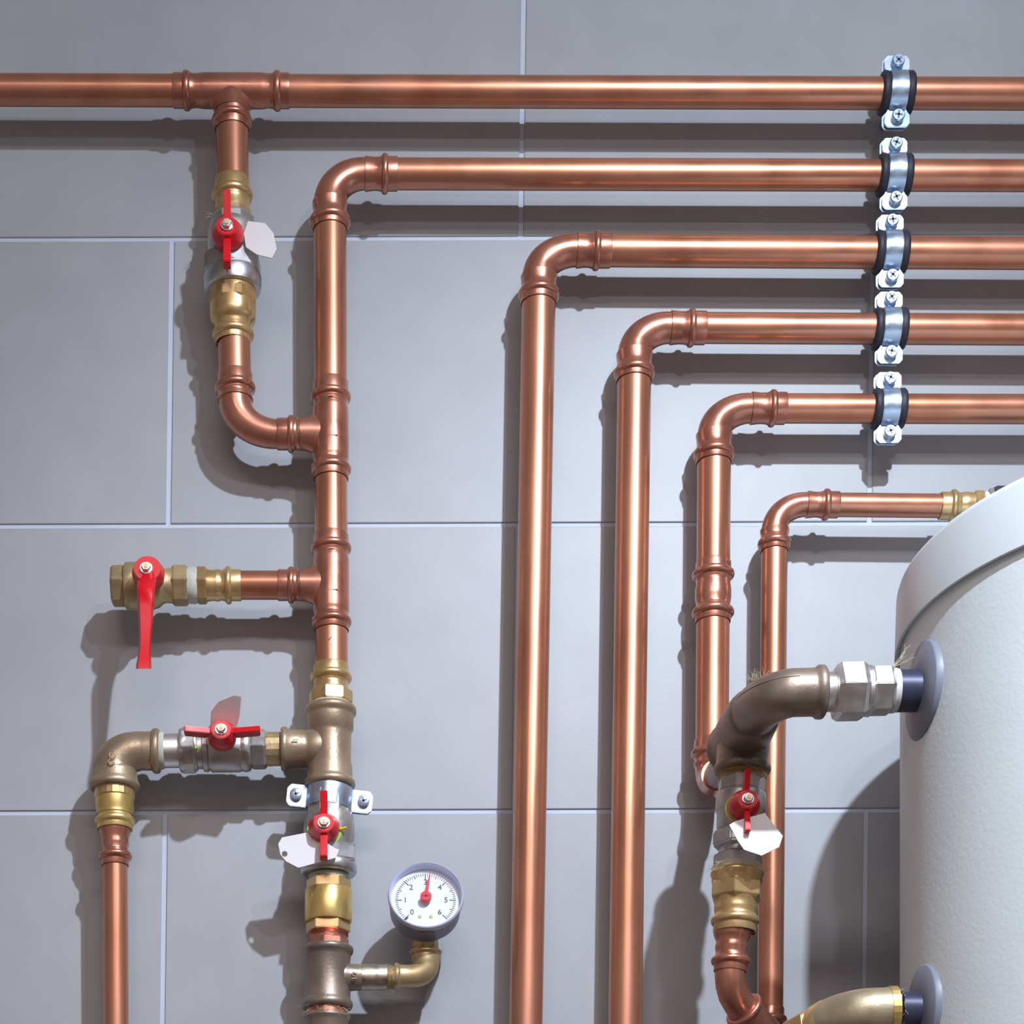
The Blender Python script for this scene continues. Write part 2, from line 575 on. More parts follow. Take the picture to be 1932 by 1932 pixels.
# --- second run: horizontal, elbow, riser with two tees
h2 = Ax('h', (690, 328, D2), (1930, 331.5, D2))
v2 = Ax('v', (622.5, 330, D2), (625.5, 1260, D2))
t2 = thing('copper_pipe_run', 'second copper pipe from the top turning down into the riser with two tees',
           'pipe', v2.at(1250), 'copper pipe runs on the tiled wall')
pipe(h2, 735, 4500, 31.5, t2)
pipe(v2, 425, 735, 31, t2)
pipe(v2, 895, 1022, 31, t2)
pipe(v2, 1180, 1272, 31, t2)
elbow(h2, v2, 688, 383, 750, 726, 434, 418, 31.5, 31, t2, 8.5)
bl = Ax('h', (524, 819, D2), (625, 819, D2))
tee(v2, bl, (722, 905), (750, 886), (777, 862), 523, 549, 566, 625, 31, 29, t2)
bl2 = Ax('h', (440, 1104, D2), (625, 1104, D2))
tee(v2, bl2, (1011, 1191), (1035, 1174), (1060, 1150), 524.5, 549, 566, 625, 31, 28, t2)
pipe(bl2, 436, 540, 28, t2)
# loop from the upper valve to the first tee
vl = Ax('v', (441, 600, D2), (444.5, 780, D2))
pipe(vl, 640, 725, 31, t2)
lp = sleeve(707, 733, 757, 31, 33.6)
mb = MB()
pts = [vl.at(c) for c, h in lp]
rads = [vl.rad(c, h) for c, h in lp]
dirs = [vl.dir] * len(lp)
a, b_ = vl.at(757), bl.at(524)
corner = Vector((a.x, a.y, b_.z))
for i in range(17):
    th = math.pi / 2 * i / 16
    pts.append(a + (corner - a) * math.sin(th) + (b_ - corner) * (1 - math.cos(th)))
    dirs.append(((corner - a) * math.cos(th) + (b_ - corner) * math.sin(th)).normalized())
    w = i / 16
    rads.append(vl.rad(757, 31.3) * (1 - w) + bl.rad(524, 28.6) * w)
pts.append(bl.at(545)); dirs.append(bl.dir); rads.append(bl.rad(545, 28.6))
mb.tube(pts, rads, dirs, 36, cap=(False, False))
lo = mb.build('elbow', COPPERF, t2, 50)
vl.bead(733, 32.5, 39, 7.5, COPPERF, lo)
# press marks on the tees
for yy in (765, 838, 1050, 1127):
    mk = MB()
    p = v2.at(yy) + Vector((0.002, -v2.rad(yy, 33.9), 0.35 * 0))
    mk.box(p, Vector((9 * S, 0, 0)), Vector((0, 0.6 * S, 0)), Vector((0, 0, 1.0 * S)))
    mk.build('press_mark', COPPERF, t2, bevel=0.0003)

def pen_mark(ax, yy, dx, w, r, slope, parent):
    k_ = K(ax.p0[2])
    rr_ = ax.rad(yy, r)
    m = MB()
    n_ = 4
    for i in range(n_):
        x0 = (dx - w + 2 * w * i / n_) * k_
        x1 = (dx - w + 2 * w * (i + 1) / n_) * k_
        f = lambda x: ax.at(yy) + Vector((x, -math.sqrt(max(rr_ * rr_ - x * x, 0)) - 0.00008, (x / k_ - dx) * slope * k_))
        a_, b2 = f(x0), f(x1)
        z_ = Vector((0, 0, 1.0 * k_))
        m.prism([a_ - z_, b2 - z_, b2 + z_, a_ + z_], Vector((0, 0.0003, 0)))
    m.build('pen_mark', INK, parent, smooth=False)
pen_mark(v2, 1018, -16, 7, 31, 0.25, t2)
pen_mark(v2, 1262, 16, 9, 31, -0.3, t2)
pen_mark(v2, 1218, -3, 3, 31, 0.9, t2)

# --- right hand runs
def run(n_label, H, V, hs, vs, he, hb, ve, vb, rh, rv, hend, vend, rv_end, loc_c, pipe_end=None):
    t = thing('copper_pipe_run', n_label, 'pipe', V.at(loc_c), 'copper pipe runs on the tiled wall')
    pipe(H, he - 12, hend, rh, t)
    pipe(V, ve - 10, vend, rv, t, r1=rv_end)
    elbow(H, V, hs, vs, he, hb, ve, vb, rh, rv, t, 7.5)
    return t
h3 = Ax('h', (1086, 472.5, D3), (1930, 478, D3))
v3 = Ax('v', (1018, 474, D3), (993, 1900, D3))
t3 = run('third copper pipe from the top with its long drop left of the two middle verticals', h3, v3, 1087, 522, 1152, 1125, 574, 556, 32, 32, 4500, 6000, 30, 1900)
h4 = Ax('h', (1264, 618.5, D4), (1930, 622, D4))
v4 = Ax('v', (1198, 620, D4), (1180, 1900, D4))
t4 = run('fourth copper pipe from the top with a plain long vertical drop to the bottom edge', h4, v4, 1264, 668, 1331, 1304, 720, 704, 30.5, 32, 4500, 6000, 31.5, 1900)
h5 = Ax('h', (1416, 770.5, D5), (1930, 772, D5))
v5 = Ax('v', (1348, 770, D5), (1343, 1420, D5))
t5 = run('fifth copper pipe from the top with a coupling midway down its vertical', h5, v5, 1416, 820, 1482, 1457, 874, 857, 29, 32, 4500, 1425, 31.5, 1420)
cp = v5.part('coupling', sleeve(1062, 1085, 1115, 31.6, 34) + list(reversed(sleeve(1175, 1157, 1127, 31.6, 34))), COPPERF, t5, cap=(False, False), angle=50)
v5.bead(1085, 33, 40.5, 7.5, COPPERF, cp)
v5.bead(1157, 33, 40.5, 7.5, COPPERF, cp)
# bottom elbow of run five turning out towards the viewer
sl = sleeve(1398, 1422, 1446, 31.6, 34.2)
pts = [v5.at(c) for c, h in sl]
rads = [v5.rad(c, h) for c, h in sl]
dirs = [v5.dir] * len(sl)
a = v5.at(1448)
RB = 34 * S
for i in range(15):
    th = math.pi / 2 * i / 14
    pts.append(a + Vector((0, -RB * (1 - math.cos(th)), -RB * math.sin(th))))
    dirs.append(Vector((0, -math.sin(th), -math.cos(th))))
    rads.append(v5.rad(1446, 31.8) * (1 - 0.06 * i / 14))
endp = pts[-1]
pts.append(endp + Vector((0, -22 * S, 0))); dirs.append(Vector((0, -1, 0))); rads.append(rads[-1])
pts.append(pts[-1]); dirs.append(dirs[-1]); rads.append(rads[-1] * 0.8)
e5 = MB().tube(pts, rads, dirs, 36, cap=(False, False), ref=Vector((1, 0, 0))).build('elbow', COPPERF, t5, 50)
v5.bead(1422, 33, 40, 7.5, COPPERF, e5)
TEE_BACK = endp + Vector((0, -20 * S, 0))

h6 = Ax('h', (1520, 952, D6), (1930, 956, D6))
v6 = Ax('v', (1462, 955, D6), (1453, 1900, D6))
t6 = run('slimmest copper pipe leaving the tank top and dropping beside the tank', h6, v6, 1521, 1000, 1582, 1558, 1041, 1026, 23.5, 25, 1790, 6000, 24, 1900)
sl = sleeve(1902, 1924, 1950, 24.5, 27)
c6 = v6.part('coupling', sl + [(2000, 27)], COPPERF, t6, cap=(False, True), angle=50)
v6.bead(1924, 26, 32.5, 7, COPPERF, c6)

# --- lower left drop
DLL = 84
v7 = Ax('v', (216, 1440, DLL), (219, 1932, DLL))
t7 = thing('copper_pipe_run', 'copper pipe dropping at the lower left below the bronze elbow', 'pipe', v7.at(1930), 'copper pipe runs on the tiled wall')
pipe(v7, 1620, 6000, 24, t7)
rd = v7.part('reducer', [(1556, 31), (1564, 31.5), (1572, 30), (1580, 27), (1586, 26.3)] + list(reversed(sleeve(1634, 1616, 1590, 24, 26.5))), COPPERF, t7, cap=(False, False), angle=50)
v7.bead(1616, 25.5, 33, 7, COPPERF, rd)

# ------------------------------------------------------------------ valve handles and tags
def hub(root, x, y, dh, r, ln=45, front=0.64, wire=None, washer=None):
    c = U(x, y, dh)
    k = K(dh)
    zs = 0.9
    ax = Vector((0, -1, 0))
    n = [(0, 0.93), (ln * 0.42, 1.0), (ln * 0.5, 1.0), (ln * 0.66, 0.9), (ln * 0.92, front + 0.04), (ln, front), (ln, 0.3)]
    base = c - ax * (ln * S)
    mb = MB()
    mb.tube([base + ax * (q * S) for q, _ in n], [r * k * e for _, e in n], [ax] * len(n), 36, ref=Vector((1, 0, 0)), zs=zs)
    return c, k, base, mb
def nut_part(handle, c, k, r, mat=None):
    ax = Vector((0, -1, 0))
    w = MB().tube([c, c + ax * 2.5 * S], [r * 1.25 * k] * 2, [ax] * 2, 24, ref=Vector((1, 0, 0)), zs=0.9).build('washer', mat or STEEL, handle)
    MB().tube([c + ax * 2 * S, c + ax * 9 * S, c + ax * 10.5 * S], [r * k, r * k, r * 0.85 * k], [ax] * 3, 6, ref=Vector((1, 0, 0)), zs=0.9).build('nut', mat or STEEL, handle, bevel=0.0002)
    MB().tube([c + ax * 10 * S, c + ax * 12 * S], [r * 0.5 * k] * 2, [ax] * 2, 16, ref=Vector((1, 0, 0)), zs=0.9).build('stem_end', BRASSD, handle)
def butterfly(root, x, y, dh, r, vert, l0, l1, w=7.0, dep=30, wire=None):
    c, k, base, mb = hub(root, x, y, dh, r)
    ax = Vector((0, -1, 0))
    e = Vector((0, 0, 1)) if vert else Vector((-1, 0, 0))
    o_ = Vector((1, 0, 0)) if vert else Vector((0, 0, 1))
    for sg, ln in ((1, l0), (-1, l1)):
        a0 = r * 0.45
        zs = 0.9 if vert else 1.0
        out = [(a0, -dep), (r * 0.95, -dep), (ln - 3, -dep + 9), (ln, -dep + 11), (ln, 3), (ln - 2.5, 5), (r * 0.95, -4), (a0, -9)]
        poly = [c + e * (sg * q * k) + ax * (dd * S) - o_ * (w * k) for q, dd in out]
        mb.prism(poly, o_ * (2 * w * k))
    h = mb.build('handle', RED, root, 35, 0.0005)
    nut_part(h, c, k, r * 0.31)
    st = MB().tube([base + Vector((0, 14 * S, 0)), base + Vector((0, -2 * S, 0))], [r * 0.8 * k] * 2, None, 28, ref=Vector((1, 0, 0)), zs=0.9).build('stem_collar', CREAM, root)
    return c, base
def tag(label, poly, d, tilt=(0, 0), th=2.2, hole=None, loc=None):
    """thin label plate; poly in image px, depth varies with tilt (dx, dy per px)"""
    cx = sum(p[0] for p in poly) / len(poly)
    cy = sum(p[1] for p in poly) / len(poly)
    base = U(cx, cy, d)
    t = thing('valve_tag', label, 'tag', base, 'blank white tags hung on the valves')
    pts = [U(px, py, d + (px - cx) * tilt[0] + (py - cy) * tilt[1]) for px, py in poly]
    if hole:
        # plate with a punched hole: fan around a small ring
        import bmesh
        hx, hy, hr = hole
        n = 16
        ang = [math.atan2(py - hy, px - hx) for px, py in poly]
        order = sorted(range(len(poly)), key=lambda i: ang[i])
        outer = [poly[i] for i in order]
        dens = []
        for i in range(len(outer)):
            a, c = outer[i], outer[(i + 1) % len(outer)]
            for q in range(4):
                dens.append((a[0] + (c[0] - a[0]) * q / 4, a[1] + (c[1] - a[1]) * q / 4))
        inner = [(hx + hr * math.cos(math.atan2(py - hy, px - hx)), hy + hr * math.sin(math.atan2(py - hy, px - hx))) for px, py in dens]
        mb = MB()
        n = len(dens)
        D = lambda p: U(p[0], p[1], d + (p[0] - cx) * tilt[0] + (p[1] - cy) * tilt[1])
        off = Vector((0, th * S, 0))
        mb.v = [D(p) for p in dens] + [D(p) for p in inner] + [D(p) + off for p in dens] + [D(p) + off for p in inner]
        for i in range(n):
            j = (i + 1) % n
            mb.f += [(i, j, n + j, n + i), (2 * n + j, 2 * n + i, 3 * n + i, 3 * n + j), (j, i, 2 * n + i, 2 * n + j), (n + i, n + j, 3 * n + j, 3 * n + i)]
        mb.build('plate', TAGM, t, smooth=False)
    else:
        MB().prism(pts, Vector((0, th * S, 0))).build('plate', TAGM, t, smooth=False)
    return t
def wire_ring(t, c, r, mat, k, name='tie_ring', rr=2.2):
    return MB().torus(c, Vector((0, -1, 0)), r * k, rr * S, zs=0.9, ref=Vector((1, 0, 0))).build(name, mat, t)

# ------------------------------------------------------------------ upper left valve
A1 = Ax('v', (438, 330, DL), (440, 660, DL))
n = thing('brass_adapter', 'brass press adapter just above the upper left butterfly valve', 'pipe fitting', A1.at(410), 'brass press adapters')
bd = A1.part('socket', sleeve(341, 369, 400, 31, 33.5) + [(404, 34.5), (407, 34)], BRASS, n, cap=(False, True), angle=50)
A1.bead(369, 32.5, 39.5, 8, BRASS, bd)
A1.hexa('hex_collar', 400, 420, 35, BRASS, n, seg=8, phase=22.5)
n = thing('ball_valve', 'upper left nickel ball valve with upright red butterfly handle and a blue tie', 'valve', A1.at(545), 'butterfly ball valves')
A1.part('body', [(412, 30), (412, 38), (418, 40), (425, 40), (430, 44), (440, 46.5), (458, 47), (480, 46), (492, 44), (500, 42)], NICKEL, n)
A1.hexa('hex_end', 414, 440, 41, NICKEL, n, seg=8, phase=22.5)
un = A1.part('union_nut', [(484, 44), (485, 53), (490, 58), (520, 58), (526, 48)], NUTG, n, seg=6, phase=R(4), angle=20, bevel=0.001)
A1.part('union_ring', [(517, 46), (521, 53), (525, 54.5), (541, 54.5), (549, 52), (551, 47), (551, 40)], NUTG, n)
c, base = butterfly(n, 428, 425, 181, 31, True, 66, 72)
wire_ring(n, base + Vector((0, 6 * S, 0)), 26, BLUE, K(140))
tg = tag('white tag sticking out right of the upper left valve', [(468, 417), (500, 421), (516, 440), (522, 470), (513, 487), (485, 480), (464, 466), (460, 440)], 146, (0.15, 0.0))
fibres('loose_fibres', lambda i: (A1.at(412 + random.uniform(-4, 4)) + Vector((-A1.rad(412, 38), -10 * S, 0)), Vector((-1, -0.3, random.uniform(-0.4, 0.4)))), 4, n, 14)
n = thing('brass_adapter', 'brass press adapter with flats below the upper left valve', 'pipe fitting', A1.at(645), 'brass press adapters')
ad = A1.part('body', [(538, 38), (538, 41), (545, 43.5), (560, 44), (596, 43.5), (606, 42), (610, 37), (613, 34.5)] + list(reversed(sleeve(649, 632, 613, 31, 33.5))), BRASS, n, cap=(True, False), angle=45)
A1.bead(632, 32.5, 40, 7.5, BRASS, ad)
A1.hexa('wrench_flats', 556, 580, 43.5, BRASS, n, seg=8, phase=22.5, ch=0.05)

# ------------------------------------------------------------------ lever valve
A2 = Ax('h', (200, 1106, D2), (470, 1104, D2))
n = thing('brass_adapter', 'brass press adapter between the red lever valve and the riser tee', 'pipe fitting', A2.at(430), 'brass press adapters')
ad = A2.part('body', [(372, 26), (372, 30), (388, 30), (392, 31), (400, 29.5), (410, 30.5)] + list(reversed(sleeve(455, 431, 408, 28, 30.5))), BRASS, n, cap=(True, False), angle=45)
A2.bead(431, 29.5, 36.5, 6.5, BRASS, ad)
A2.hexa('hex_collar', 371, 391, 35, BRASS, n, phase=5)
A2.part('sealing_paste', [(352, 30), (354, 34), (362, 35.5), (370, 35), (373, 33)], PASTE, n)
ring_fibres(A2, 364, 35, 10, n, 12)
n = thing('lever_ball_valve', 'dull brass ball valve with long red lever pointing down at the left', 'valve', A2.at(270))
n['category'] = 'valve'
A2.hexa('hex_end', 210, 238, 38.5, BRASSD, n, phase=5)
A2.part('body', [(234, 34), (236, 43), (240, 45.5), (250, 46), (290, 45), (300, 42), (306, 36), (312, 33), (326, 34)], BRASSD, n)
A2.hexa('hex_end', 324, 356, 38, BRASSD, n, phase=5)
c, k, base, mb = hub(n, 278, 1072, 176, 31, ln=40, front=0.82)
q = [(262, 1086), (258, 1104), (262, 1170), (264, 1205), (261, 1225), (257, 1250), (256, 1262), (284, 1262), (286, 1250), (284, 1225), (285, 1205), (288, 1170), (293, 1104), (296, 1086)]
nb = len(q) // 2
mb2 = MB()
dd = lambda y: 168 + (0 if y < 1090 else (min(1, (y - 1090) / 25.0)) * 18 + (y - 1100) * 0.05 * (y > 1100))
# lever blade lofted from cross sections
rows = [(1078, 270, 292, 10), (1092, 262, 296, 10), (1104, 258, 293, 11), (1112, 258.5, 292.5, 11), (1140, 259.5, 290.5, 10), (1170, 261, 288.5, 9), (1205, 262.5, 285.5, 9), (1222, 262, 284.5, 10), (1240, 259.5, 285, 12), (1254, 257, 286, 14), (1262, 256.5, 286, 14)]
prev = None
for (yy, xa, xb, th) in rows:
    d_ = dd(yy)
    i0 = len(mb2.v)
    w2 = (xb - xa) / 2
    xm = (xa + xb) / 2
    for qx, qd in ((-1, -0.7), (-1, 0.35), (-0.72, 1), (0.72, 1), (1, 0.35), (1, -0.7), (0.72, -1), (-0.72, -1)):
        mb2.v.append(U(xm + qx * w2, yy, d_ + qd * th))
    if prev is not None:
        for j in range(8):
            l = (j + 1) % 8
            mb2.f.append((prev + j, prev + l, i0 + l, i0 + j))
    else:
        mb2.f.append(tuple(range(i0, i0 + 8)))
    prev = i0
mb2.f.append(tuple(reversed(range(prev, prev + 8))))
hb = len(mb.v)
mb.v += mb2.v
mb.f += [tuple(i + hb for i in f_) for f_ in mb2.f]
h = mb.build('lever', RED, n, 50)
nut_part(h, c + Vector((-2 * S, 0, 0)), k, 9.5, CHROME)
MB().tube([base + Vector((0, 16 * S, 0)), base], [20 * k] * 2, None, 28, ref=Vector((1, 0, 0)), zs=0.9).build('stem_collar', BRASSD, n)

# ------------------------------------------------------------------ riser, lower part
A3 = Ax('v', (625, 1240, DL), (617, 1932, DL))
n = thing('brass_adapter', 'brass press adapter at the foot of the riser above the bronze tee', 'pipe fitting', A3.at(1330), 'brass press adapters')
ad = A3.part('socket', sleeve(1256, 1279, 1302, 31, 33.5) + [(1308, 35)], BRASS, n, cap=(False, True), angle=45)
A3.bead(1279, 32.5, 40, 7.5, BRASS, ad)
A3.hexa('hex_collar', 1303, 1332, 39, BRASS, n, seg=8, phase=12)
A3.part('sealing_paste', [(1328, 34), (1330, 38.5), (1337, 39), (1338, 34)], PASTE, n)

n = thing('bronze_tee', 'bronze threaded tee on the riser with its branch to the horizontal valve', 'pipe fitting', A3.at(1483), 'bronze threaded tees')
bt = Ax('h', (525, 1413, DL), (623, 1413, DL))
mb = MB()
A3.prof(mb, [(1334, 38), (1334, 44), (1337, 48), (1342, 49), (1347, 48), (1350, 44), (1354, 43.5), (1376, 43.5), (1381, 40), (1388, 39.5), (1440, 39.5), (1446, 42), (1468, 43), (1472, 44.5), (1475, 47.5), (1479, 48.5), (1484, 47.5), (1486, 44), (1486, 38)], 44)
bt.prof(mb, [(530, 34), (530, 39), (532, 41.5), (536, 42.5), (541, 41.5), (545, 37.5), (570, 36.5), (574, 36), (577, 35), (582, 36.5), (590, 39), (600, 40), (623, 36)], 40)
o = mb.build('body', BRONZE, n, 50)
text_mesh('1', 16 * S, U(558, 1396, DL + 37), Vector((0, 0, 1)), Vector((-1, 0, 0)), 2.2 * S, BRONZE, n, 'cast_mark')

n = thing('ball_valve', 'nickel ball valve lying sideways with red butterfly handle and hanging tag behind', 'valve', bt.at(530), 'butterfly ball valves')
A4 = Ax('h', (285, 1417, 88), (540, 1413, DL))
A4.part('nipple', [(296, 28), (296, 33), (338, 33), (344, 32)], CHROME, n)
A4.part('thread_seal', [(297, 32), (299, 35), (305, 36), (309, 34.5), (312, 32)], PASTE, n)
A4.hexa('hex_end', 340, 372, 41.5, NICKEL, n, seg=8, phase=10)
A4.part('body', [(338, 36), (340, 41), (345, 43), (350, 42), (368, 40), (372, 39), (374, 36), (382, 36), (384, 41), (392, 42), (394, 39), (400, 43), (452, 43), (456, 41), (462, 43), (470, 42), (474, 38)], NICKEL, n)
A4.hexa('hex_end', 472, 504, 38, NICKEL, n, phase=8)
A4.part('fluted_nipple', [(503, 30), (503, 33), (528, 33), (532, 30)], BRASSD, n, seg=18, angle=12)
ring_fibres(A4, 512, 33, 16, n, 16)
MB().box(A4.at(373) + Vector((0, -37 * S, -9 * S)), Vector((3 * S, 0, 0)), Vector((0, 1 * S, 0)), Vector((0, 0, 3 * S))).build('green_mark', GREEN, n)
c, base = butterfly(n, 417, 1376, 181, 29, False, 70, 74, w=5.2)
tag('white tag standing up shaded behind the sideways valve handle', [(396, 1375), (398, 1343), (412, 1324), (442, 1312), (455, 1315), (452, 1350), (446, 1372), (420, 1385)], 162, (0.0, -0.8))

n = thing('bronze_elbow', 'bronze elbow at the lower left turning the pipe downward', 'pipe fitting', v7.at(1490), 'bronze elbows')
pts, rads, dirs = [], [], []
he = Ax('h', (200, 1417, 86), (310, 1417, 88))
for cc, hh in ((302, 33), (302, 40), (299, 43), (294, 43.5), (289, 42), (286, 37.5), (270, 37)):
    pts.append(he.at(cc)); rads.append(he.rad(cc, hh)); dirs.append(-he.dir)
a, b_ = he.at(268), v7.at(1452)
cor = Vector((b_.x, a.y, a.z))
for i in range(17):
    th = math.pi / 2 * i / 16
    pts.append(a + (cor - a) * math.sin(th) + (b_ - cor) * (1 - math.cos(th)))
    dirs.append(((cor - a) * math.cos(th) + (b_ - cor) * math.sin(th)).normalized())
    rads.append(he.rad(268, 37) * (1 - i / 16) + v7.rad(1452, 42) * i / 16)
for cc, hh in ((1456, 42), (1460, 43.5), (1472, 43.5), (1477, 46), (1482, 48.5), (1487, 48), (1490, 45), (1490, 38)):
    pts.append(v7.at(cc)); rads.append(v7.rad(cc, hh)); dirs.append(v7.dir)
MB().tube(pts, rads, dirs, 40).build('body', BRONZE, n, 50)
text_mesh('CC', 17 * S, U(212, 1432, 84 + 44), Vector((0.1, 0.1, 0.99)), Vector((-0.99, 0, 0.1)), 2.4 * S, BRONZE, n, 'cast_mark')

n = thing('brass_adapter', 'brass adapter with fluted collar under the lower left bronze elbow', 'pipe fitting', v7.at(1560), 'brass press adapters')
ad = v7.part('body', [(1506, 34), (1508, 36.5), (1526, 36.5), (1534, 34), (1538, 34)] + list(reversed(sleeve(1566, 1550, 1530, 31, 34))), BRASSY, n, cap=(True, False), angle=45)
v7.bead(1550, 33, 38.5, 7, BRASSY, ad)
v7.part('fluted_collar', [(1490, 32), (1490, 38.5), (1506, 38.5), (1508, 36)], BRASS, n, seg=22, angle=8)
v7.part('sealing_paste', [(1486, 34), (1488, 38), (1493, 38.5), (1494, 34)], PASTE, n)

# clamp around the riser
def clamp_screw(parent, c, ax, r, ln=12, rot=0.3):
    ref = Vector((math.cos(rot), 0, math.sin(rot)))
    k = S
    sc_ = MB().tube([c, c + ax * ln * 0.85 * S, c + ax * ln * S], [r * S, r * S, r * 0.85 * S], [ax] * 3, 20, ref=Vector((1, 0, 0))).build('screw', ZINC, parent)
    side = ref
    up = ax.cross(ref)
    m = MB()
    for e, o_ in ((side, up), (up, side)):
        m.box(c + ax * ln * S, e * (r * 0.62 * S), o_ * (r * 0.16 * S), ax * (0.5 * S))
    m.build('cross_slot', CASE, sc_, smooth=False)
    return sc_

A5 = A3
n = thing('pipe_clamp', 'zinc pipe clamp with two cross-head screws around the riser under the bronze tee', 'clamp', A3.at(1505))
cc_ = A3.at(1508)
ax = Vector((-0.012, 0, 1)).normalized()
k = K(DL)
def arc_band(c, axis, r, th, hw, a0, a1, ref, seg=24):
    """band of an arc: axis direction, inner radius r, thickness th, half width hw"""
    mb = MB()
    ref = (ref - axis * ref.dot(axis)).normalized()
    o_ = axis.cross(ref)
    for i in range(seg + 1):
        an = a0 + (a1 - a0) * i / seg
        nr = ref * math.cos(an) + o_ * math.sin(an)
        for rr_, w_ in ((r, -hw), (r + th, -hw), (r + th, hw), (r, hw)):
            mb.v.append(c + nr * rr_ + axis * w_)
    for i in range(seg):
        a_, b2 = 4 * i, 4 * (i + 1)
        for j in range(4):
            l = (j + 1) % 4
            mb.f.append((a_ + j, a_ + l, b2 + l, b2 + j))
    mb.f.append((0, 1, 2, 3))
    e = 4 * seg
    mb.f.append((e + 3, e + 2, e + 1, e))
    return mb
tiltx = Vector((1, 0, -0.10)).normalized()
axc = Vector((0.10, 0, 1)).normalized()
arc_band(cc_, axc, 40 * k, 4 * S, 21 * k, R(-88), R(88), Vector((0, -1, 0))).build('front_band', ZINC, n, 40, 0.0008)
arc_band(cc_, axc, 40 * k, 4 * S, 21 * k, R(92), R(268), Vector((0, -1, 0))).build('rear_band', ZINC, n, 40, 0.0008)
for sg in (-1, 1):
    ce = cc_ + tiltx * (sg * 62 * k) + Vector((0, -4 * S, 0))
    poly = [(-20, -21), (12, -21), (19, -13), (19, 13), (12, 21), (-20, 21)]
    pp = [ce + tiltx * (sg * px * k) + axc * (pz * k) for px, pz in poly]
    MB().prism(pp, Vector((0, 4 * S, 0))).build('ear', ZINC, n, bevel=0.0005)
    pp = [p + Vector((0, 7 * S, 0)) for p in pp]
    MB().prism(pp, Vector((0, 4 * S, 0))).build('rear_ear', ZINC, n, bevel=0.0005)
    clamp_screw(n, ce + tiltx * (sg * 2 * k), Vector((0, -1, 0)), 11, 8)
MB().tube([cc_ + Vector((0, 40 * S, 0)), Vector((cc_.x, 0.0, cc_.z))], [9 * S] * 2, None, 16, ref=Vector((1, 0, 0))).build('wall_stud', ZINC, n)

# valve under the clamp
n = thing('ball_valve', 'nickel ball valve on the riser below the clamp with yellow-green tie ring', 'valve', A3.at(1650), 'butterfly ball valves')
A3.hexa('hex_end', 1490, 1548, 41, NICKEL, n, seg=8, phase=22.5)
A3.part('body', [(1486, 34), (1520, 38), (1536, 43), (1546, 47), (1562, 48.5), (1585, 48), (1600, 45), (1612, 42)], NICKEL, n)
A3.part('union_nut', [(1598, 44), (1599, 52), (1603, 57), (1630, 57), (1634, 46)], NUTG, n, seg=6, phase=R(2), angle=20, bevel=0.001)
A3.part('union_ring', [(1626, 46), (1630, 51), (1634, 53), (1646, 53), (1650, 50), (1651, 47), (1651, 38)], NUTG, n)
A3.part('threaded_tail', [(1648, 38)] + [(1650 + i, 38 - 1.6 * (i % 2)) for i in range(0, 12)] + [(1662, 36)], NUTG, n, angle=20)
c, base = butterfly(n, 611, 1552, 181, 30, True, 60, 66)
wire_ring(n, base + Vector((0, 4 * S, 0)), 31, GREEN, K(140))
MB().tube([base + Vector((30 * k, 0, 3 * k)), base + Vector((42 * k, -4 * S, 5 * k))], [2.4 * S] * 2, None, 10).build('tie_end', YELLOW, n)
text_mesh('DN', 15 * S, U(664, 1588, DL + 14), Vector((0, 0.05, 1)), Vector((-0.6, 0.8, 0)), 2 * S, NICKEL, n, 'cast_mark')
tag('white tag with punched hole hanging left of the valve under the clamp', [(525, 1592), (532, 1580), (578, 1571), (600, 1580), (632, 1600), (640, 1603), (634, 1618), (563, 1637), (540, 1625), (529, 1612)], 152, (0.08, 0.1), hole=(537, 1611, 5.5))

n = thing('check_valve', 'bright yellow brass check valve below the riser ball valve', 'valve', A3.at(1760))
A3.hexa('hex_end', 1657, 1684, 40, BRASS, n, phase=33)
A3.part('barrel', [(1680, 38), (1680, 43.5), (1682, 44.8), (1738, 44.8), (1741, 43.5), (1741, 38)], BRASSY, n)
A3.hexa('hex_end', 1738, 1762, 40, BRASS, n, phase=33)
A3.part('sealing_paste', [(1652, 36), (1654, 38), (1660, 38), (1661, 36)], PASTE, n)
n = thing('bronze_nipple', 'short copper-coloured hexagon nipple between check valve and lower bronze tee', 'pipe fitting', A3.at(1792))
A3.part('thread', [(1758, 34)] + [(1760 + i, 38.5 - 1.5 * (i % 2)) for i in range(10)] + [(1790, 36)], COPPERF, n, angle=20)
A3.hexa('hexagon', 1772, 1790, 37, COPPERF, n, seg=8, phase=10)

n = thing('bronze_tee', 'bronze reducing tee at the bottom marked 1/2 with a branch to the gauge', 'pipe fitting', A3.at(1898), 'bronze threaded tees')
bg = Ax('h', (620, 1844, DL), (760, 1844, DL))
mb = MB()
A3.prof(mb, [(1786, 38), (1786, 44), (1789, 48), (1794, 48.5), (1799, 47), (1802, 43.5), (1808, 43.5), (1812, 42.5), (1868, 42.5), (1872, 43.5), (1884, 43.5), (1888, 45), (1892, 48), (1897, 48.5), (1902, 47), (1904, 43), (1904, 38)], 44)
bg.prof(mb, [(620, 30), (650, 30), (656, 28), (664, 26), (676, 25.3), (681, 25), (683, 24), (683, 18)], 36)
mb.build('body', BRONZED, n, 50)
text_mesh('1/2', 13 * S, U(669, 1841, DL + 26), Vector((0.05, 0, 1)), Vector((-1, 0, 0)), 2.2 * S, BRONZE, n, 'cast_mark')
text_mesh('1', 15 * S, U(614, 1876, DL + 43.5), Vector((1, 0, 0)), Vector((0, 0, 1)), 2.2 * S, BRONZE, n, 'cast_mark')
n = thing('bronze_nipple', 'reddish nipple with frayed hemp at the bottom edge under the lower tee', 'pipe fitting', A3.at(1940))
A3.part('thread', [(1900, 36), (1902, 39), (1916, 40), (1918, 37)], COPPERF, n, angle=20)
